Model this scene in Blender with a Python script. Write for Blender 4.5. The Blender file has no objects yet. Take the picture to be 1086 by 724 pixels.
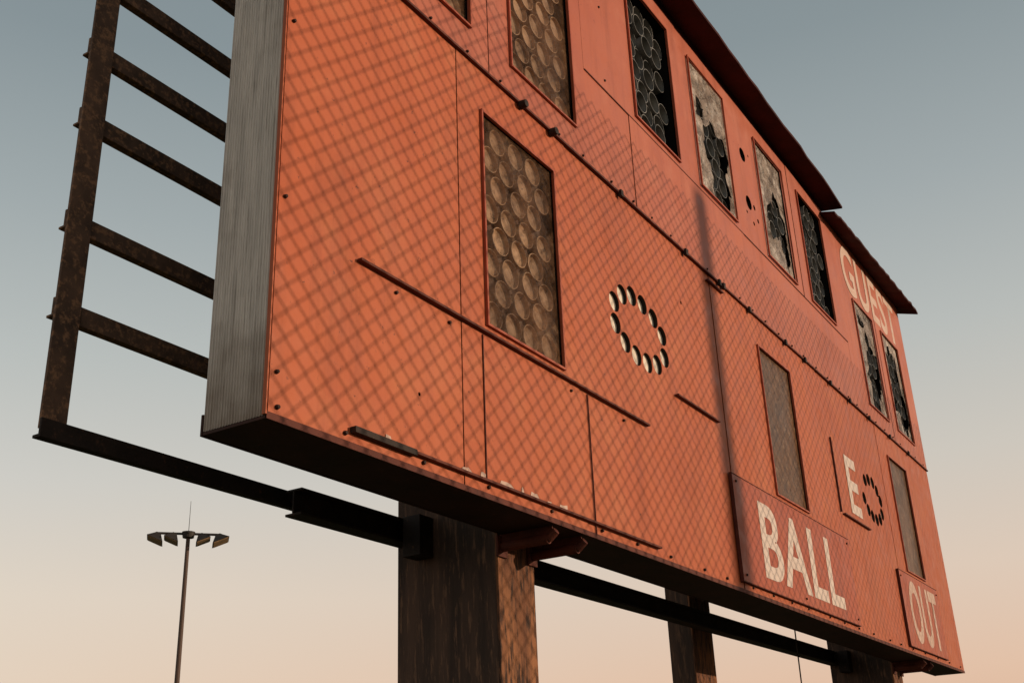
import bpy, bmesh, math, random
from mathutils import Vector, Matrix
from mathutils.geometry import delaunay_2d_cdt
random.seed(7)
C = bpy.context.scene.collection
R = math.radians

# ------------------------------------------------------------------ materials
def new_mat(name):
    m = bpy.data.materials.new(name); m.use_nodes = True
    nt = m.node_tree
    nt.nodes['Principled BSDF'].inputs['Specular IOR Level'].default_value = .2
    return m, nt, nt.nodes['Principled BSDF']
def noise(nt, scale, detail=4, stretch=(1,1,1), rough=0.55):
    tc = nt.nodes.new('ShaderNodeTexCoord'); mp = nt.nodes.new('ShaderNodeMapping')
    mp.inputs['Scale'].default_value = stretch
    nt.links.new(tc.outputs['Object'], mp.inputs['Vector'])
    n = nt.nodes.new('ShaderNodeTexNoise'); n.inputs['Scale'].default_value = scale
    n.inputs['Detail'].default_value = detail; n.inputs['Roughness'].default_value = rough
    nt.links.new(mp.outputs['Vector'], n.inputs['Vector'])
    return n.outputs['Fac']
def cracks(nt, scale):
    tc = nt.nodes.new('ShaderNodeTexCoord')
    n = nt.nodes.new('ShaderNodeTexVoronoi'); n.feature = 'DISTANCE_TO_EDGE'; n.inputs['Scale'].default_value = scale
    nt.links.new(tc.outputs['Object'], n.inputs['Vector']); return n.outputs['Distance']
def ramp(nt, fac, a, b, va=0.0, vb=1.0):
    n = nt.nodes.new('ShaderNodeMapRange'); n.inputs['From Min'].default_value = a; n.inputs['From Max'].default_value = b
    n.inputs['To Min'].default_value = va; n.inputs['To Max'].default_value = vb
    nt.links.new(fac, n.inputs['Value']); return n.outputs['Result']
def mix(nt, fac, a, b, mode='MIX'):
    n = nt.nodes.new('ShaderNodeMix'); n.data_type = 'RGBA'; n.blend_type = mode
    if isinstance(fac, (int, float)): n.inputs[0].default_value = fac
    else: nt.links.new(fac, n.inputs[0])
    for i, v in ((6, a), (7, b)):
        if isinstance(v, tuple): n.inputs[i].default_value = (*v, 1)
        else: nt.links.new(v, n.inputs[i])
    return n.outputs[2]
def bump(nt, bs, h, strength, dist=0.01):
    b = nt.nodes.new('ShaderNodeBump'); b.inputs['Strength'].default_value = strength; b.inputs['Distance'].default_value = dist
    nt.links.new(h, b.inputs['Height']); nt.links.new(b.outputs['Normal'], bs.inputs['Normal'])

def weathered(name, c1, c2, c3, scale=6, stretch=(1,1,1), rough=0.7, spot=0.6, metallic=0.0, bs_=0.4, spec=.2):
    m, nt, bs = new_mat(name)
    col = mix(nt, ramp(nt, noise(nt, scale, 6, stretch), .35, .65), c1, c2)
    col = mix(nt, ramp(nt, noise(nt, scale*4.5, 5, stretch, .7), spot, spot+.12), col, c3)
    nt.links.new(col, bs.inputs['Base Color'])
    bs.inputs['Roughness'].default_value = rough; bs.inputs['Metallic'].default_value = metallic
    bs.inputs['Specular IOR Level'].default_value = spec
    bump(nt, bs, noise(nt, scale*7, 5, stretch, .7), bs_, .006)
    return m

def paint(name, c1, c2, chip=(.07,.025,.016), chipt=.64, rough=.5):
    m, nt, bs = new_mat(name)
    col = mix(nt, ramp(nt, noise(nt, .9, 5), .35, .65), c1, c2)
    oi = nt.nodes.new('ShaderNodeObjectInfo')
    col = mix(nt, ramp(nt, oi.outputs['Random'], 0, 1, 0, .35), col, (c1[0]*.7, c1[1]*.72, c1[2]*.9))
    col = mix(nt, ramp(nt, noise(nt, 3.0, 6, (3,3,.35), .65), .50, .80, 0, .5), col, (c1[0]*.45, c1[1]*.42, c1[2]*.46))
    col = mix(nt, ramp(nt, noise(nt, 4.0, 7, (1,1,1), .7), .52, .75, 0, .35), col, (c2[0]*1.15, c2[1]*1.8, c2[2]*2.4))
    col = mix(nt, ramp(nt, noise(nt, 1.6, 7, (1,1,.7), .7), .54, .72, 0, .35), col, (c1[0]*.5, c1[1]*.5, c1[2]*.6))
    col = mix(nt, ramp(nt, noise(nt, 26, 6, (1,1,1), .75), chipt, chipt+.05, 0, .8), col, chip)
    col = mix(nt, ramp(nt, noise(nt, 9, 8, (.35,1,5), .8), .66, .72, 0, .5), col, (c2[0]*1.2, c2[1]*2.2, c2[2]*3))
    col = mix(nt, ramp(nt, noise(nt, 14, 8, (4,1,.12), .8), .60, .70, 0, .5), col, (c1[0]*.3, c1[1]*.35, c1[2]*.4))
    nt.links.new(col, bs.inputs['Base Color'])
    rr = ramp(nt, noise(nt, 8, 4), .3, .7, rough-.1, rough+.15)
    nt.links.new(rr, bs.inputs['Roughness'])
    bump(nt, bs, noise(nt, 1.5, 4, (1,1,1), .45), .6, .045)
    return m

M = {}
M['face'] = paint('orange_paint', (.455,.102,.036), (.49,.124,.047))
M['upper'] = paint('faded_red_paint', (.42,.106,.055), (.46,.132,.074))
M['plate'] = paint('sign_red_paint', (.39,.082,.038), (.43,.102,.048), rough=.45)
M['trim'] = weathered('rusty_red_trim', (.13,.034,.02), (.08,.022,.015), (.03,.014,.011), 8)
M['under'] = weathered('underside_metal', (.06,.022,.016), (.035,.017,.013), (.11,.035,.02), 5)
M['roof'] = weathered('roof_red_metal', (.058,.011,.010), (.034,.009,.009), (.020,.008,.008), 5, rough=.7, spec=.1)
M['white'] = weathered('faded_white_paint', (.66,.54,.47), (.61,.49,.42), (.54,.38,.31), 7, spot=.68, rough=.6, bs_=.05)
M['faint'] = weathered('worn_pinkish_paint', (.60,.43,.35), (.54,.37,.29), (.46,.20,.12), 8, spot=.56, rough=.6, bs_=.05)
M['black'] = weathered('black_backing', (.008,.007,.007), (.012,.011,.010), (.02,.016,.012), 9, rough=.9, spec=0)
M['honey'] = weathered('dark_tube_metal', (.30,.295,.275), (.15,.15,.145), (.24,.17,.12), 8, rough=.42, metallic=.1, bs_=.15, spec=.4)
M['hrim'] = weathered('worn_cell_rim', (.24,.23,.215), (.08,.08,.078), (.04,.035,.03), 8, rough=.5, bs_=.15)
M['rim'] = weathered('dark_cup_metal', (.022,.018,.016), (.015,.013,.012), (.06,.04,.03), 14, rough=.6, bs_=.15, spec=.1)  # shade on the unlit cup walls is put into this colour
M['brown'] = weathered('browned_plate', (.10,.048,.026), (.05,.027,.017), (.17,.09,.05), 6, rough=.6, spot=.58)
M['cup'] = weathered('tan_reflector', (.50,.31,.18), (.26,.15,.085), (.10,.06,.035), 5, rough=.5, spec=.2, bs_=.2, spot=.55)
M['socket'] = weathered('pale_reflector', (.85,.75,.62), (.7,.6,.48), (.3,.2,.13), 10, rough=.5, spot=.64, bs_=.1)
M['dark'] = weathered('blackened_steel', (.036,.023,.018), (.02,.014,.012), (.10,.048,.03), 7, rough=.7)
M['rail'] = weathered('brown_rusty_rail', (.17,.095,.062), (.085,.052,.037), (.30,.155,.085), 8, rough=.8, spot=.50, bs_=.6)
M['post'] = weathered('dark_column_steel', (.10,.056,.038), (.045,.028,.021), (.19,.10,.06), 3.0, (3.5,3.5,.45), rough=.75, spot=.54, bs_=.5)  # rusty steel, darkened in colour for the column's shaded side
M['flange'] = weathered('orange_rusted_steel', (.32,.135,.06), (.13,.052,.027), (.05,.028,.02), 3.2, (3,3,.45), rough=.8, spot=.48, bs_=.9)  # rusty steel, brightened in colour for the column's sunlit front
M['bolt'] = weathered('rusty_bolt', (.05,.024,.016), (.03,.016,.012), (.08,.035,.02), 30)
M['galv'] = weathered('galvanised_wire', (.34,.34,.34), (.25,.25,.25), (.18,.12,.08), 20, rough=.45, metallic=.6)
M['wood'] = weathered('weathered_pole_wood', (.16,.10,.065), (.10,.065,.045), (.06,.04,.03), 3, (6,6,.3), rough=.9)
M['lamp'] = weathered('lamp_housing', (.04,.032,.026), (.025,.02,.018), (.08,.05,.035), 3, rough=.5)
M['glass'] = weathered('lamp_lens', (.30,.19,.10), (.22,.14,.08), (.35,.22,.13), 3, rough=.25)
M['pole'] = weathered('tower_pole', (.10,.06,.045), (.08,.05,.036), (.12,.07,.045), 1, rough=.6)
# torn yellowed cover with cracks
m, nt, bs = new_mat('torn_yellowed_plastic')
col = mix(nt, ramp(nt, noise(nt, 5, 7, (1,1,.8), .7), .38, .62), (.46,.35,.27), (.17,.11,.075))
col = mix(nt, ramp(nt, noise(nt, 11, 7, (1,1,1), .75), .50, .62), col, (.66,.57,.49))
col = mix(nt, ramp(nt, cracks(nt, 7), .0, .035, .85, 0), col, (.09,.06,.04))
col = mix(nt, ramp(nt, noise(nt, 22, 7, (1,1,1), .8), .57, .62), col, (.07,.045,.035))
nt.links.new(col, bs.inputs['Base Color']); bs.inputs['Roughness'].default_value = .35
bs.inputs['Specular IOR Level'].default_value = .4
al = ramp(nt, noise(nt, 5, 9, (1,1,1), .8), .42, .60, .88, .15)
nt.links.new(al, bs.inputs['Alpha'])
bump(nt, bs, noise(nt, 9, 6, (1,1,1), .7), .9, .03)
M['sheet'] = m
# smoky amber translucent covers
def smoky(name, a0, a1, k=1.0):
    m, nt, bs = new_mat(name)
    col = mix(nt, ramp(nt, noise(nt, 5, 7, (1,1,.8), .7), .35, .65), (.25*k,.12*k,.055*k), (.12*k,.062*k,.033*k))
    col = mix(nt, ramp(nt, noise(nt, 16, 7, (1,1,1), .75), .54, .7), col, (.36*k,.22*k,.125*k))
    col = mix(nt, ramp(nt, noise(nt, 7, 8, (3,1,.3), .8), .60, .70), col, (.07,.04,.025))
    nt.links.new(col, bs.inputs['Base Color']); bs.inputs['Roughness'].default_value = .35
    bs.inputs['Specular IOR Level'].default_value = .2
    al = ramp(nt, noise(nt, 4, 7, (1,1,1), .7), .35, .65, a0, a1)
    nt.links.new(al, bs.inputs['Alpha'])
    bump(nt, bs, noise(nt, 6, 4), .5, .02)
    return m
M['smoky'] = smoky('smoky_amber_cover', .10, .48)
M['dull'] = smoky('dull_brown_cover', .62, .88, .85)
# grey side cladding, browned towards its lower edge
m, nt, bs = new_mat('grey_side_cladding')
tc = nt.nodes.new('ShaderNodeTexCoord'); sp = nt.nodes.new('ShaderNodeSeparateXYZ')
nt.links.new(tc.outputs['Object'], sp.inputs[0])
col = mix(nt, ramp(nt, noise(nt, 5, 6, (1,6,.5), .65), .35, .65), (.74,.66,.59), (.56,.50,.45))
col = mix(nt, ramp(nt, noise(nt, 12, 7, (1,9,.2), .75), .50, .68, 0, .75), col, (.27,.225,.19))
low = nt.nodes.new('ShaderNodeMath'); low.operation = 'ADD'
nt.links.new(ramp(nt, sp.outputs['Z'], 0.0, .40, .75, 0), low.inputs[0])
nt.links.new(ramp(nt, noise(nt, 6, 6), .3, .7, -.3, .25), low.inputs[1]); low.use_clamp = True
col = mix(nt, low.outputs[0], col, (.20,.135,.09))
nt.links.new(col, bs.inputs['Base Color']); bs.inputs['Roughness'].default_value = .6
bump(nt, bs, noise(nt, 30, 5, (1,3,.2)), .4, .004)
M['side'] = m
# ground
m, nt, bs = new_mat('dry_grass_ground')
col = mix(nt, ramp(nt, noise(nt, .15, 8), .4, .6), (.07,.075,.03), (.14,.11,.06))
col = mix(nt, ramp(nt, noise(nt, 4, 8), .4, .7), col, (.05,.055,.025))
nt.links.new(col, bs.inputs['Base Color']); bs.inputs['Roughness'].default_value = .95
bump(nt, bs, noise(nt, 20, 6), .6, .03)
M['ground'] = m

# ------------------------------------------------------------------ mesh helpers
class MB:
    def __init__(s): s.v = []; s.f = []
    def box(s, x0, x1, y0, y1, z0, z1):
        b = len(s.v)
        s.v += [(x0,y0,z0),(x1,y0,z0),(x1,y1,z0),(x0,y1,z0),(x0,y0,z1),(x1,y0,z1),(x1,y1,z1),(x0,y1,z1)]
        s.f += [tuple(b+i for i in q) for q in ((3,2,1,0),(4,5,6,7),(0,1,5,4),(1,2,6,5),(2,3,7,6),(3,0,4,7))]
        return s
    def tube(s, a, b_, r0, r1=None, n=12, cap=True, up=None):
        a = Vector(a); b_ = Vector(b_); r1 = r0 if r1 is None else r1
        d = (b_-a).normalized(); u = d.orthogonal().normalized() if up is None else (Vector(up)-d*d.dot(Vector(up))).normalized(); w = d.cross(u)
        k = len(s.v)
        for p, r in ((a, r0), (b_, r1)):
            for i in range(n):
                t = 2*math.pi*(i+.5)/n; s.v.append(tuple(p+u*r*math.cos(t)+w*r*math.sin(t)))
        for i in range(n): s.f.append((k+i, k+(i+1)%n, k+n+(i+1)%n, k+n+i))
        if cap:
            s.f.append(tuple(k+i for i in range(n))[::-1]); s.f.append(tuple(k+n+i for i in range(n)))
        return s
    def lathe(s, cx, cz, prof, n=18, close=False):
        k = len(s.v)
        for (q, y) in prof:
            for i in range(n):
                t = 2*math.pi*i/n; s.v.append((cx+q*math.cos(t), y, cz+q*math.sin(t)))
        for j in range(len(prof)-1):
            for i in range(n): s.f.append((k+j*n+i, k+j*n+(i+1)%n, k+(j+1)*n+(i+1)%n, k+(j+1)*n+i))
        if close: s.f.append(tuple(k+(len(prof)-1)*n+i for i in range(n)))
        return s
    def poly(s, pts):
        k = len(s.v); s.v += [tuple(p) for p in pts]; s.f.append(tuple(range(k, k+len(pts)))); return s
    def build(s, name, mat, parent=None, origin=(0,0,0), bevel=0, smooth=False):
        me = bpy.data.meshes.new(name)
        o = Vector(origin)
        me.from_pydata([tuple(Vector(p)-o) for p in s.v], [], s.f); me.update()
        me.materials.append(mat)
        if smooth:
            for p in me.polygons: p.use_smooth = True
        ob = bpy.data.objects.new(name, me); C.objects.link(ob); ob.parent = parent
        if bevel:
            md = ob.modifiers.new('bevel', 'BEVEL'); md.width = bevel; md.segments = 2
        return ob
def inside(p, loop):
    x, y = p; c = False; n = len(loop)
    for i in range(n):
        x1, y1 = loop[i]; x2, y2 = loop[(i+1)%n]
        if (y1 > y) != (y2 > y) and x < (x2-x1)*(y-y1)/(y2-y1)+x1: c = not c
    return c
def holed(name, outer, holes, y, mat, parent, origin, thick=.0025, wob=None):
    """flat sheet in the XZ plane with holes (outer is convex)"""
    vs = []; es = []
    for loop in [outer]+holes:
        k = len(vs); vs += [Vector(p) for p in loop]
        es += [(k+i, k+(i+1)%len(loop)) for i in range(len(loop))]
    v2, e2, f2, *_ = delaunay_2d_cdt(vs, es, [], 0, 1e-6)
    F = []
    for f in f2:
        c = ((v2[f[0]].x+v2[f[1]].x+v2[f[2]].x)/3, (v2[f[0]].y+v2[f[1]].y+v2[f[2]].y)/3)
        if not any(inside(c, h) for h in holes): F.append(tuple(f))
    V = [(p.x-origin[0], y-origin[1]+(wob(p.x, p.y) if wob else 0), p.y-origin[2]) for p in v2]
    me = bpy.data.meshes.new(name); me.from_pydata(V, [], F); me.update(); me.materials.append(mat)
    ob = bpy.data.objects.new(name, me); C.objects.link(ob); ob.parent = parent
    if thick:
        md = ob.modifiers.new('thickness', 'SOLIDIFY'); md.thickness = thick; md.offset = 0
    return ob
def rect(x0, x1, z0, z1): return [(x0,z0),(x1,z0),(x1,z1),(x0,z1)]
def circ(cx, cz, r, n=20): return [(cx+r*math.cos(2*math.pi*i/n), cz+r*math.sin(2*math.pi*i/n)) for i in range(n)]
def empty(name, loc, label, cat, group=None):
    o = bpy.data.objects.new(name, None); o.location = loc; C.objects.link(o)
    o['label'] = label; o['category'] = cat
    if group: o['group'] = group
    return o
H = 1.6   # eye height
# ------------------------------------------------------------------ scoreboard
X0, X1, ZB, ZM, ZT = 2.402, 12.35, 2.797, H+3.303, H+5.29
DEP = .28
O = (7.376, .14, ZB)
sb = empty('scoreboard', O, 'large weathered orange-red baseball scoreboard with broken digit windows and white BALL, OUT and GUEST lettering', 'scoreboard')

W = .65; WH = 1.09
wins = {  # x, z (bottom, above eye), style
 'w1':(2.94,3.49,'grid'), 'w2':(3.965,3.49,'cups'), 'w3':(5.46,4.03,'honey'), 'w4':(6.48,4.03,'broken'),
 'w5':(7.80,4.03,'broken'), 'w6':(8.85,4.03,'honey'), 'w7':(10.28,3.49,'broken'), 'w8':(11.27,3.49,'broken'),
 'w9':(3.685,1.965,'cups'), 'w10':(7.23,1.965,'dull'), 'w11':(10.63,1.965,'dull')}
def oval(cx, cz, a, b, n, off=0):
    pts = [(cx+a*math.cos(t), cz+b*math.sin(t)) for t in [2*math.pi*i/720 for i in range(721)]]
    L = [0]
    for p, q in zip(pts, pts[1:]): L.append(L[-1]+math.hypot(q[0]-p[0], q[1]-p[1]))
    out = []
    for k in range(n):
        s = ((k+off)/n % 1)*L[-1]; i = next(j for j in range(721) if L[j] >= s-1e-9); out.append(pts[i])
    return out
rj = random.Random(12)
ring1 = [(a+rj.uniform(-.006,.006), b+rj.uniform(-.006,.006)) for a, b in oval(5.26, H+2.49, .32, .185, 12, .5)]
ring2 = [(a+rj.uniform(-.006,.006), b+rj.uniform(-.006,.006)) for i, (a, b) in enumerate(oval(9.82, H+2.46, .28, .175, 12, .3)) if i != 5]
colon = [(7.49, H+4.80), (7.49, H+4.36)]
allw = [(x, x+W, H+z, H+z+WH) for x, z, _ in wins.values()]
circles = [(p, .0595) for p in ring1] + [(p, .055) for p in ring2] + [(p, .0605) for p in colon]
small = [((7.61, H+4.37), .024), ((7.66, H+4.27), .020), ((7.55, H+4.20), .018), ((7.42, H+4.25), .014), ((4.72,H+4.62),.01), ((5.9,H+2.9),.012), ((3.2,H+1.5),.008), ((7.63,H+4.86),.012)]
def sheet(x0, x1, z0, z1, y, mat, g=.0025):
    hs = []
    for (a,b,c,d) in allw:
        if a > x0 and b < x1 and c > z0 and d < z1: hs.append(rect(a,b,c,d))
    for (p, r) in circles+small:
        if x0 < p[0]-r and p[0]+r < x1 and z0 < p[1]-r and p[1]+r < z1: hs.append(circ(p[0], p[1], r))
    return holed('face_panel', rect(x0+g, x1-g, z0+g, z1-g), hs, y, mat, sb, O)
lo = [X0, 3.49, 4.49, 6.42, 8.60, 10.32, X1]
for i in range(len(lo)-1):
    sheet(lo[i], lo[i+1], ZB, ZM, [0,-.002,.001,-.003,0,-.002][i], M['face'])
zs = H+3.975
up = [X0, 3.76, 4.78]
for i in range(2): sheet(up[i], up[i+1], ZM, ZT, [-.008,-.010][i], M['upper'])
for i, (a, b) in enumerate(((4.78,6.30),(6.30,8.64),(8.64,9.85))):
    sheet(a, b, zs, ZT, [-.009,-.006,-.010][i], M['upper'])
for i, (a, b) in enumerate(((4.78,5.35),(5.35,7.25),(7.25,9.85))):
    sheet(a, b, ZM, zs, [-.007,-.011,-.008][i], M['upper'])
for i, (a, b) in enumerate(((9.85,11.08),(11.08,X1))):
    sheet(a, b, ZM, ZT, [-.008,-.011][i], M['upper'])

# housing
holed('inner_backing', rect(X0+.01,X1-.01,ZB+.01,ZT-.01), [rect(a-.003,b+.003,c-.003,d+.003) for a,b,c,d in allw]+[rect(4.86,5.66,H+2.22,H+2.77), rect(9.46,10.18,H+2.20,H+2.72), rect(7.42,7.56,H+4.28,H+4.88)], .006, M['black'], sb, O, 0)
mb = MB(); n = 22     # finely ribbed side cladding
pts = []
for i in range(n):
    y = .002+(DEP-.004)*i/n; w = (DEP-.004)/n
    pts += [(X0-.002, y), (X0-.002, y+w*.5), (X0-.0058, y+w*.65), (X0-.0058, y+w*.85)]
pts.append((X0-.002, DEP-.002))
for i in range(len(pts)-1):
    a, b = pts[i], pts[i+1]
    mb.poly([(a[0],a[1],ZB),(b[0],b[1],ZB),(b[0],b[1],ZT),(a[0],a[1],ZT)])
mb.build('side_cladding', M['side'], sb, O)
MB().box(X1-.01, X1, .004, DEP, ZB, ZT).build('end_panel', M['trim'], sb, O)
MB().box(X0, X1-.011, DEP-.01, DEP, ZB+.004, ZT).build('back_panel', M['black'], sb, O)
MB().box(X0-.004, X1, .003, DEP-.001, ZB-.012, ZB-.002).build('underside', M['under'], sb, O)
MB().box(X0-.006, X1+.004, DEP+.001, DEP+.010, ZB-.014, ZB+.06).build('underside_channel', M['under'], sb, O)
MB().box(X0-.006, X1+.004, -.006, -.0035, ZB-.014, ZB+.010).build('bottom_lip', M['trim'], sb, O)
MB().box(X0-.012, X0-.0065, -.006, .010, ZB, ZT).build('corner_trim', M['face'], sb, O)

# mid seam ledge, sign rails
def rail(name, x0, x1, z, h, d, mat, y=-.003):
    return MB().box(x0, x1, y-d, y, z-h/2, z+h/2).build(name, mat, sb, O)
rail('seam_ledge', X0, X1, ZM, .012, .018, M['trim'])
rail('seam_ledge', 4.79, 9.84, zs, .007, .012, M['trim'])
for (a,b,z,mt) in ((2.82,5.23,1.915,'trim'),(2.81,5.24,1.253,'trim'),(5.66,6.28,2.22,'trim'),(8.80,9.52,2.135,'trim'),(6.36,6.62,3.24,'trim')):
    rail('sign_rail', a, b, H+z, .010, .022, M[mt])
rail('sign_rail', 2.80, 3.15, H+1.25, .022, .026, M['dark'])
for (x, z0, z1) in ((3.64,1.26,1.90),(5.35,3.32,3.97),(4.56,1.2,1.9)):
    MB().box(x, x+.005, -.009, -.003, H+z0, H+z1).build('joint_strip', M['trim'], sb, O)
for x in (5.1, 6.0, 6.55, 6.62, 7.1, 7.85, 8.3, 8.95, 9.5, 10.1, 10.8, 11.5):
    MB().box(x, x+.03, -.034, -.012, ZM-.03, ZM+.012).build('seam_clip', M['dark'], sb, O)

# digit windows
PX, PZ = .158, .134
def stag(x, z):
    out = []
    for r in range(8):
        n = 4 if r % 2 == 0 else 3
        for c in range(n):
            out.append((x+W/2+(c-(n-1)/2)*PX, z+WH/2+(r-3.5)*PZ))
    return out
def ragged(cx, cz, rx, rz, rnd, x, z, n=44):
    ph = [rnd.uniform(0, 6.28) for _ in range(5)]
    out = []
    for i in range(n):
        tt = 2*math.pi*i/n
        q = .85+.18*math.sin(2*tt+ph[0])+.13*math.sin(3*tt+ph[1])+.10*math.sin(5*tt+ph[2])+.09*math.sin(9*tt+ph[3])+rnd.uniform(-.09,.09)
        out.append((min(max(cx+rx*q*math.cos(tt), x+.006+rnd.uniform(0,.012)), x+W-.006-rnd.uniform(0,.012)),
                    min(max(cz+rz*q*math.sin(tt), z+.006+rnd.uniform(0,.012)), z+WH-.006-rnd.uniform(0,.012))))
    return out
for key, (x, zr, st) in wins.items():
    z = H+zr
    fr = MB(); t = .011; y0, y1 = -.018, -.0005
    if zr > 3.3: y0 -= .008; y1 = -.0125
    for (a,b,c,d) in ((x-t,x+W+t,z-t,z),(x-t,x+W+t,z+WH,z+WH+t),(x-t,x,z,z+WH),(x+W,x+W+t,z,z+WH)):
        fr.box(a,b,y0,y1,c,d)
    f = fr.build('digit_window', M['plate'], sb, O)
    rv = MB()
    for q in ([(x,0,z),(x+W,0,z),(x+W,.16,z),(x,.16,z)], [(x,0,z+WH),(x+W,0,z+WH),(x+W,.16,z+WH),(x,.16,z+WH)],
              [(x,0,z),(x,.16,z),(x,.16,z+WH),(x,0,z+WH)], [(x+W,0,z),(x+W,.16,z),(x+W,.16,z+WH),(x+W,0,z+WH)]): rv.poly(q)
    rv.poly([(x,.16,z),(x+W,.16,z),(x+W,.16,z+WH),(x,.16,z+WH)])
    rv.build('window_box', M['black'], f, O)
    if st in ('cups', 'grid', 'dull'):
        rnd = random.Random(int(key[1:])*5)
        cs = [(a+rnd.uniform(-.004,.004), b+rnd.uniform(-.004,.004), rnd.uniform(.066,.0715), rnd.uniform(-.003,.010)) for a, b in stag(x, z)]
        holed('lamp_plate', rect(x+.001,x+W-.001,z+.001,z+WH-.001), [], .064, M['brown'], f, O)
        # standing cup: lit front lip, outer wall and a flat-bottomed bowl
        def prof(rc, dy): return [(rc*.97,.062),(rc,.013+dy),(rc-.004,.0115+dy),(rc*.90,.030+dy),(rc*.62,.040+dy),(rc*.3,.043+dy)]
        if st == 'cups':
            for (a,b,rc,dy) in cs: MB().lathe(a,b,prof(rc,dy),22,True).build('reflector_cup', M['cup'], f, O)
        else:
            g = MB()
            for (a,b,rc,dy) in cs: g.lathe(a,b,prof(rc,dy),16,True)
            g.build('reflector_grid', M['cup'], f, O)
        holed('smoky_cover', rect(x+.0015,x+W-.0015,z+.0015,z+WH-.0015), [], .004, M['dull' if st == 'dull' else 'smoky'], f, O, 0)
    else:
        g = MB(); gr = MB()
        rnd = random.Random(int(key[1:]))
        for (cx, cz) in stag(x, z):
            if rnd.random() < .05: continue
            y = .000+rnd.uniform(0,.045)
            g.lathe(cx, cz, [(.0735,y+.004),(.0735,.13)], 24)
            gr.lathe(cx, cz, [(.0770,y+.07),(.0770,y),(.0725,y),(.0730,y+.006)], 24)
        g.build('lamp_tubes', M['honey'], f, O, smooth=True)
        gr.build('cell_rims', M['hrim'], f, O)
    if st == 'broken':
        rnd = random.Random(int(key[1:])*17)
        spots = {'w4':[(x+.40,z+.36,.30,.38),(x+.16,z+.72,.09,.10)],
                 'w5':[(x+.38,z+.46,.23,.30),(x+.52,z+.20,.09,.13)],
                 'w7':[(x+.42,z+.42,.27,.42),(x+.2,z+.93,.12,.07)],
                 'w8':[(x+.36,z+.50,.32,.50)]}[key]
        holes = [ragged(a,b,c,d,rnd,x,z) for a,b,c,d in spots]
        ph = rnd.uniform(0,6)
        o = holed('broken_cover', rect(x+.002,x+W-.002,z+.002,z+WH-.002), holes, -.004, M['sheet'], f, O, .0012, wob=lambda a,b: .010*math.sin(a*31+ph)*math.cos(b*23))
        o['label'] = 'cracked yellowed cover sheet with ragged holes'

# lamp sockets behind the round holes
for (p, r) in circles:
    if r < .0603:
        dd = rj.uniform(.020,.029)
        s_ = MB().lathe(p[0], p[1], [(r+.001,.003),(r+.001,dd+.002)], 20).build('lamp_socket', M['rim'], sb, O, smooth=True)
        MB().lathe(p[0], p[1], [(r*.99,dd-.001),(r*.8,dd+.001),(r*.3,dd+.002)], 20, True).build('reflector', M['socket'], s_, O)
    else: MB().lathe(p[0], p[1], [(r+.001,.003),(r+.001,.10)], 20, True).build('lamp_socket', M['rim'], sb, O)

# sign plates and lettering
def text(body, x0, x1, z0, z1, y, bold=.02, name='lettering', mat='white'):
    cu = bpy.data.curves.new('t', 'FONT'); cu.body = body; cu.extrude = .0; cu.offset = bold; cu.space_character = 1.08; cu.resolution_u = 6
    to = bpy.data.objects.new('t', cu); C.objects.link(to)
    bpy.context.view_layer.update()
    me = bpy.data.meshes.new_from_object(to.evaluated_get(bpy.context.evaluated_depsgraph_get()))
    bpy.data.objects.remove(to)
    xs = [v.co.x for v in me.vertices]; ys = [v.co.y for v in me.vertices]
    a0, a1, b0, b1 = min(xs), max(xs), min(ys), max(ys)
    for v in me.vertices:
        fx = (v.co.x-a0)/(a1-a0); fz = (v.co.y-b0)/(b1-b0)
        v.co = (x0+fx*(x1-x0)-O[0], y-O[1], z0+fz*(z1-z0)-O[2])
    me.materials.clear(); me.materials.append(M[mat])
    o = bpy.data.objects.new(name, me); C.objects.link(o); o.parent = sb
    return o
def plate(x0, x1, z0, z1):
    p = MB().box(x0,x1,-.024,-.0045,z0,z1).build('sign_plate', M['plate'], sb, O, .002)
    e = MB(); e.box(x0-.005,x0-.0005,-.026,-.0045,z0-.006,z1+.006); e.box(x0,x1,-.026,-.0045,z1+.0005,z1+.005); e.box(x0,x1,-.026,-.0045,z0-.006,z0-.0005)
    e.build('plate_edge', M['trim'], p, O)
plate(6.365,8.74,H+1.25,H+1.91)
text('BALL', 6.76,8.40,H+1.325,H+1.82,-.0255)
plate(10.22,11.62,H+1.25,H+1.91)
text('OUT', 10.44,11.48,H+1.30,H+1.86,-.0255, .025, mat='faint')
text('GUEST', 10.10,12.08,H+4.64,H+5.18,-.0130, mat='faint')
text('E', 9.08,9.38,H+2.20,H+2.70,-.0045, .02)
MB().box(8.74,8.752,-.016,-.0035,H+2.14,H+2.76).build('sign_rail', M['trim'], sb, O)
# torn remnants of a removed sign along the lower rail
rn = random.Random(3)
for (x, w, h) in ((2.99,.04,.030),(3.47,.09,.022),(3.60,.04,.028),(3.74,.12,.024),(3.91,.02,.034),(3.98,.08,.026),(4.12,.04,.014),(4.23,.07,.028)):
    z = H+1.262
    MB().poly([(x,-.0052,z),(x+w,-.0052,z),(x+w*rn.uniform(.7,1),-.0052,z+h*rn.uniform(.4,1)),(x+w*.5,-.0052,z+h*rn.uniform(.6,1)),(x+w*rn.uniform(0,.2),-.0052,z+h*rn.uniform(.5,1))]).build('torn_lettering', M['faint'], sb, O)

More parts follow.
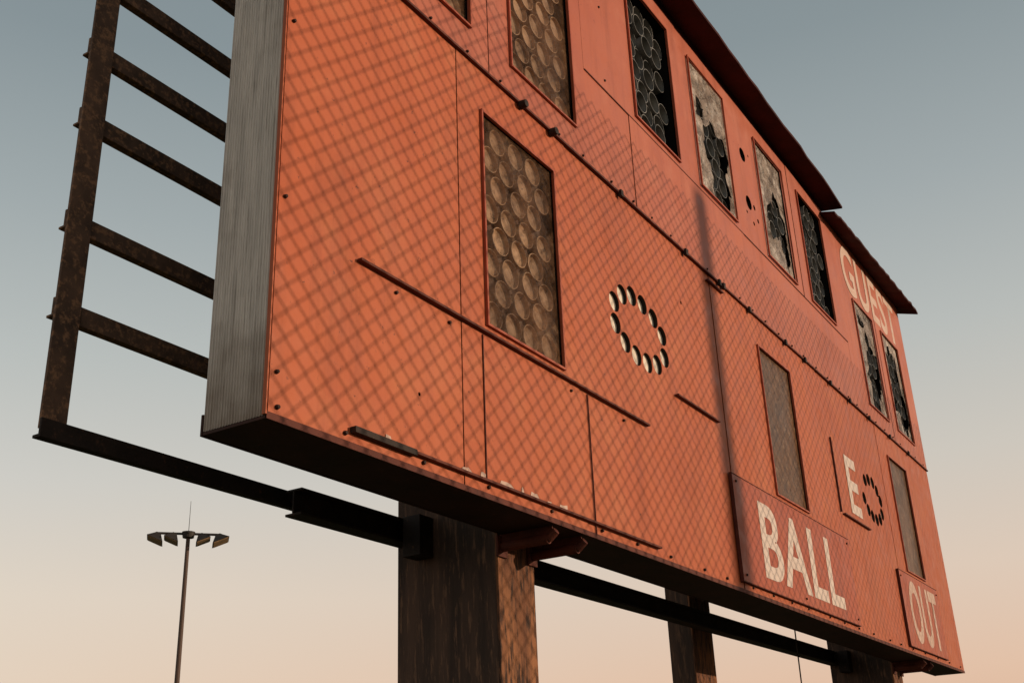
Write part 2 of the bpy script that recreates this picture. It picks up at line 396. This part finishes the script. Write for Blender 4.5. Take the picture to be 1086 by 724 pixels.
# bolts
def bolt(x, z, r=.011, y=-.003, h=.010):
    MB().tube((x,y,z),(x,y-h,z),r,r*.75,8).build('bolt', M['bolt'], sb, O)
x = X0+.1
while x < X1-.05:
    bolt(x, ZM+.03+random.uniform(-.004,.004), .008, -.010); x += random.uniform(.24,.34)
for z in (2.95,3.6,4.35,5.4,6.0): bolt(X0+.03, z, .008)
x = X0+.04
while x < X1: bolt(x, ZB+.035, .009); x += random.uniform(.32,.5)
for (x) in (3.05,3.4,4.4,4.95): bolt(x, H+1.90-.03, .008)
for (x,z) in ((6.42,1.87),(8.68,1.87),(6.42,1.29),(8.68,1.29),(7.5,1.29),(10.26,1.86),(11.57,1.86),(5.05,4.05),(5.05,4.6)): bolt(x, H+z, .009, -.022 if z < 3 else -.008)
for px in (4.12, 4.42):
    MB().tube((px-.08,-.012,ZM-.01),(px-.08,-.05,ZM-.01),.024,.020,14).build('conduit_knob', M['dark'], sb, O)

# roof flashings
def roof(x0, x1, zi, zo, oa, ob_, seed):
    r = random.Random(seed); mb = MB(); n = 36
    for i in range(n+1):
        f = i/n; x = x0+(x1-x0)*f; dz = r.uniform(-.005,.005); do = r.uniform(-.006,.006); out = oa+(ob_-oa)*f
        droop = -.035*max(0, (f-.93)/.07)+(-.02*max(0, (.06-f)/.06))
        mb.v += [(x, DEP+.03, zi+.03), (x+r.uniform(-.02,.02), -out+do, zo+dz+droop), (x, -out+do+.002, zo+dz-.022+droop), (x, DEP+.03, zi+.012)]
    for i in range(n):
        b = i*4
        for j in range(4): mb.f.append((b+j, b+(j+1)%4, b+4+(j+1)%4, b+4+j))
    mb.f.append((0,1,2,3)); mb.f.append((n*4+3,n*4+2,n*4+1,n*4))
    mb.build('roof_flashing', M['roof'], sb, O)
roof(X0-.05, 9.74, H+5.37, H+5.35, .25, .20, 1)
roof(9.60, 12.46, H+5.31, H+5.22, .16, .21, 2)
MB().box(X0, 9.6, -.004, .004, ZT+.002, H+5.372).build('roof_fascia', M['roof'], sb, O)

# ------------------------------------------------------------------ columns
def column(x0, x1, y0, y1, ztop, label, brackets):
    o0 = ((x0+x1)/2, (y0+y1)/2, 0)
    r = empty('support_column', o0, label, 'column')
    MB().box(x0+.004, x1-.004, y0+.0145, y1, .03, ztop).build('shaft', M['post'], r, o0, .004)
    MB().box(x0, x1, y0, y0+.014, .03, ztop).build('front_flange', M['flange'], r, o0, .003)  # thin front plate added to carry the sunlit colour
    MB().box(x0-.1, x1+.1, y0-.1, y1+.1, 0, .03).build('base_plate', M['dark'], r, o0)
    if brackets:
        for bx in (x0-.005, x1-.055):
            b = MB()
            b.tube((bx+.03, y0-.002, ZB-.068), (bx+.03, .045, ZB-.068), .024, .024, 16)
            b.tube((bx+.03, .047, ZB-.068), (bx+.03, .005, ZB-.040), .021, .017, 14)
            b.box(bx+.02, bx+.028, .02, y0-.002, ZB-.05, ZB-.014)
            b.build('bracket', M['trim'], r, o0)
            MB().box(bx-.01, bx+.07, y0-.012, y0-.0005, ZB-.115, ZB-.02).build('bracket_plate', M['trim'], r, o0, .002)
        MB().box(x0-.10, x0+.002, .66, .76, H+1.13, H+1.32).build('joint_bracket', M['dark'], r, o0, .003)
    return r
column(4.18, 4.49, .30, .87, H+1.9, 'thick rusted steel column holding up the near end of the scoreboard', True)
column(7.95, 8.33, 1.02, 1.22, 5.4, 'slim rusted steel column standing behind the middle of the scoreboard', False)
column(10.74, 11.05, .30, .87, H+1.9, 'thick rusted steel column under the far end of the scoreboard', True)

# rear support beam (I section)
bo = (7.6, .80, H+1.16)
mb = MB(); xa, xb = 3.40, 12.1
for (u0, u1) in ((xa, 4.175), (4.495, 10.735), (11.055, xb)):
    mb.box(u0,u1,.77,.86,H+1.205,H+1.216); mb.box(u0,u1,.812,.822,H+1.216,H+1.309); mb.box(u0,u1,.77,.86,H+1.309,H+1.32)
o = mb.build('support_beam', M['dark'], None, bo, .002); o.location = bo
o['label'] = 'blackened steel I-beam running level between the columns behind the scoreboard'; o['category'] = 'beam'

# ------------------------------------------------------------------ rear frame
fo = (7.2, .94, H+1.27)
rf = empty('rear_frame', fo, 'open ladder-like frame of dark rusty rails sticking out left behind the scoreboard', 'frame')
MB().box(2.225, 2.330, .900, .914, H+1.30, H+5.2).build('upright', M['rail'], rf, fo, .002)
for z in (1.765, 2.13, 2.59, 2.925, 3.28, 3.64, 4.0, 4.4, 4.8):
    MB().box(2.226, 12.2, .916, .928, H+z-.036, H+z+.040).box(2.226,12.2,.928,.955,H+z-.036,H+z-.026).build('cross_rail', M['rail'], rf, fo, .002)
MB().box(2.22, 12.2, .888, .899, H+1.265, H+1.335).box(2.22,12.2,.899,.93,H+1.265,H+1.277).build('bottom_rail', M['dark'], rf, fo, .002)
MB().box(12.1, 12.2, .90, .912, H+1.34, H+5.2).build('upright', M['rail'], rf, fo)

# hanging cable
cb = MB().tube((8.75,.5,ZB+.1),(8.74,.52,.02),.006,.006,6)
o = cb.build('hanging_cable', M['dark'], None, (8.75,.5,0)); o.location = (8.75,.5,0)
o['label'] = 'thin dark cable hanging below the scoreboard between the rear and far columns'; o['category'] = 'cable'

# ------------------------------------------------------------------ floodlight tower
t = 70/1213
tx, ty, tz = 803.9*t, -2.4+908.5*t, H+291*t
to = (tx, ty, 0)
lt = empty('floodlight_tower', to, 'tall thin stadium floodlight pole with lamps on a crossarm, beyond the scoreboard', 'floodlight')
rt = Vector((.748,-.663,0)); fw = Vector((.663,.748,0))
B = Vector((tx,ty,0))
MB().tube(B, B+Vector((0,0,tz-.2)), .19, .12, 12).build('pole', M['pole'], lt, to)
Tp = B+Vector((0,0,tz))
mb = MB(); mb.tube(Tp-rt*1.9+Vector((0,0,-.06)), Tp+rt*1.9+Vector((0,0,-.06)), .075, .075, 8)
mb.tube(Tp-fw*.5+Vector((0,0,-.06)), Tp+fw*.7+Vector((0,0,-.06)), .05, .05, 8)
mb.build('crossarm', M['lamp'], lt, to)
MB().tube(Tp+Vector((0,0,-.30)), Tp+Vector((0,0,.05)), .34, .40, 16).build('hub', M['lamp'], lt, to)
MB().tube(Tp+Vector((0,0,.05)), Tp+Vector((0,0,2.0)), .02, .012, 6).build('antenna', M['lamp'], lt, to)
for (uu, w, s) in ((-1.72,-.25,1.05),(-.78,-.30,.95),(.68,-.30,.95),(1.72,-.25,1.1)):
    c0 = Tp+rt*uu+fw*w+Vector((0,0,-.12))
    dr = (rt*(.38 if uu > 0 else -.38)-fw*.10+Vector((0,0,-.85))).normalized()
    k = MB(); k.tube(c0, c0+dr*.14, .18*s, .30*s, 4, up=rt); k.tube(c0+dr*.14, c0+dr*.52, .30*s, .68*s, 4, up=rt)
    fl = k.build('floodlight', M['lamp'], lt, to)
    MB().tube(c0+dr*.521, c0+dr*.56, .62*s, .58*s, 4, up=rt).build('lens', M['glass'], fl, to)

# ------------------------------------------------------------------ sun, chain-link fence and an added shadow-casting pole on the sunward side
AZ, EL = 25, 12
S = Vector((math.sin(R(AZ))*math.cos(R(EL)), -math.cos(R(AZ))*math.cos(R(EL)), math.sin(R(EL))))
FY = -2.62
tt = -FY/abs(S.y); dx = S.x*tt; dz = S.z*tt
ftop = H+3.80+dz; fpx = 6.37+dx
fo2 = (fpx, FY, 0)
fe = empty('chain_link_fence', fo2, 'tall galvanised chain-link fence whose diamond shadow falls on the scoreboard', 'fence')
w_, h_ = .104, .096; r_ = .0054
fx0, fx1 = fpx-6.5, fpx+6.5
nw = int((fx1-fx0)/(w_/2)); nz = int((ftop-.05)/(h_/2))
V = []; F = []
cs = [(math.cos(a), math.sin(a)) for a in (0, 2.094, 4.189)]
for k in range(nw):
    for j in range(nz+1):
        left = (j+k) % 2 == 0
        x = fx0+k*w_/2+(0 if left else w_/2); y = FY+(-r_ if left else r_); z = .05+j*h_/2
        x += .006*math.sin(z*2.1+x*.9)
        for (a, b) in cs: V.append((x+a*r_-fo2[0], y+b*r_-fo2[1], z))
    base = k*(nz+1)*3
    for j in range(nz):
        for q in range(3):
            a = base+j*3+q; b = base+j*3+(q+1) % 3
            F.append((a, b, b+3, a+3))
me = bpy.data.meshes.new('wire_mesh'); me.from_pydata(V, [], F); me.materials.append(M['galv'])
o = bpy.data.objects.new('wire_mesh', me); C.objects.link(o); o.parent = fe
for i, x in enumerate((fx0, fx1)):
    MB().tube((x,FY,0),(x,FY,ftop+.04),.030,.030,16).tube((x,FY,ftop+.04),(x,FY,ftop+.07),.034,.015,16).build('fence_post', M['galv'], fe, fo2)
dp = 17/abs(S.y)
pp = (6.40+S.x*dp, -17, 0); ph_ = H+3.88+S.z*dp  # unseen pole, added and placed for its soft shadow on the board
up_ = empty('utility_pole', pp, 'weathered wooden utility pole standing beyond the chain-link fence', 'pole')
MB().tube(pp, (pp[0],pp[1],ph_), .13, .10, 16).build('shaft', M['wood'], up_, pp)
MB().tube((pp[0],pp[1],ph_), (pp[0],pp[1],ph_+.06), .11, .05, 16).build('cap', M['dark'], up_, pp)

# ------------------------------------------------------------------ ground
g = MB(); g.poly([(-900,-900,0),(900,-900,0),(900,900,0),(-900,900,0)])
o = g.build('ground', M['ground']); o['kind'] = 'structure'

# ------------------------------------------------------------------ light
sun = bpy.data.lights.new('sun', 'SUN'); sun.energy = 3.3; sun.angle = R(.42); sun.color = (1,.76,.54)
so = bpy.data.objects.new('sun', sun); C.objects.link(so); so.rotation_euler = (-S).to_track_quat('-Z','Y').to_euler(); so.location = (0,-20,20)
wd = bpy.data.worlds.new('World'); bpy.context.scene.world = wd; wd.use_nodes = True
nt = wd.node_tree; bg = nt.nodes['Background']
sky = nt.nodes.new('ShaderNodeTexSky'); sky.sky_type = 'NISHITA'; sky.sun_disc = False
sky.sun_elevation = R(EL); sky.sun_rotation = math.atan2(S.x, S.y)
def lin(c): return tuple(((v/255+.055)/1.055)**2.4 for v in c)
tc = nt.nodes.new('ShaderNodeTexCoord'); sp = nt.nodes.new('ShaderNodeSeparateXYZ'); nt.links.new(tc.outputs['Generated'], sp.inputs[0])
def wr(stops):
    cr = nt.nodes.new('ShaderNodeValToRGB'); el = cr.color_ramp.elements
    el[0].position = 0; el[0].color = (*lin(stops[0][1]), 1); el[1].position = 1; el[1].color = (*lin(stops[-1][1]), 1)
    for (p, c) in stops[1:-1]:
        e = el.new(p); e.color = (*lin(c), 1)
    nt.links.new(sp.outputs['Z'], cr.inputs[0]); return cr.outputs[0]
cl = wr([(0,(226,196,172)),(.10,(233,214,193)),(.18,(228,216,200)),(.27,(210,208,201)),(.37,(188,193,190)),(.48,(164,173,174)),(.60,(138,150,154)),(1,(96,110,118))])
cR = wr([(0,(222,172,142)),(.10,(230,195,169)),(.18,(225,204,185)),(.27,(209,202,191)),(.37,(188,191,187)),(.48,(164,172,173)),(.60,(140,151,154)),(1,(96,110,118))])
ax = nt.nodes.new('ShaderNodeMapRange'); ax.inputs['From Min'].default_value = .45; ax.inputs['From Max'].default_value = .95
nt.links.new(sp.outputs['X'], ax.inputs['Value'])
hm = nt.nodes.new('ShaderNodeMix'); hm.data_type = 'RGBA'; nt.links.new(ax.outputs['Result'], hm.inputs[0]); nt.links.new(cl, hm.inputs[6]); nt.links.new(cR, hm.inputs[7])
sc = nt.nodes.new('ShaderNodeVectorMath'); sc.operation = 'SCALE'; sc.inputs['Scale'].default_value = .09
nt.links.new(sky.outputs[0], sc.inputs[0])
mx = nt.nodes.new('ShaderNodeMix'); mx.data_type = 'RGBA'; mx.inputs[0].default_value = .94
nt.links.new(sc.outputs[0], mx.inputs[6]); nt.links.new(hm.outputs[2], mx.inputs[7])
nt.links.new(mx.outputs[2], bg.inputs[0]); bg.inputs[1].default_value = 1.0

# ------------------------------------------------------------------ camera
d1 = Vector((813,473,1182)).normalized(); u = Vector((-111,-2762,1182)).normalized()
u = (u-d1*u.dot(d1)).normalized(); d2 = u.cross(d1)
cam = bpy.data.cameras.new('camera'); cam.sensor_width = 36; cam.lens = 1182/1086*36; cam.clip_end = 3000; cam.clip_start = .05
co = bpy.data.objects.new('camera', cam); C.objects.link(co)
right = Vector((d1.x,d2.x,u.x)); upv = -Vector((d1.y,d2.y,u.y)); back = -Vector((d1.z,d2.z,u.z))
mt = Matrix(((right.x,upv.x,back.x),(right.y,upv.y,back.y),(right.z,upv.z,back.z))).to_4x4()
mt.translation = (0,-2.4,H); co.matrix_world = mt
bpy.context.scene.camera = co
vs = bpy.context.scene.view_settings; vs.view_transform = 'Standard'; vs.look = 'None'; vs.exposure = 0; vs.gamma = 1
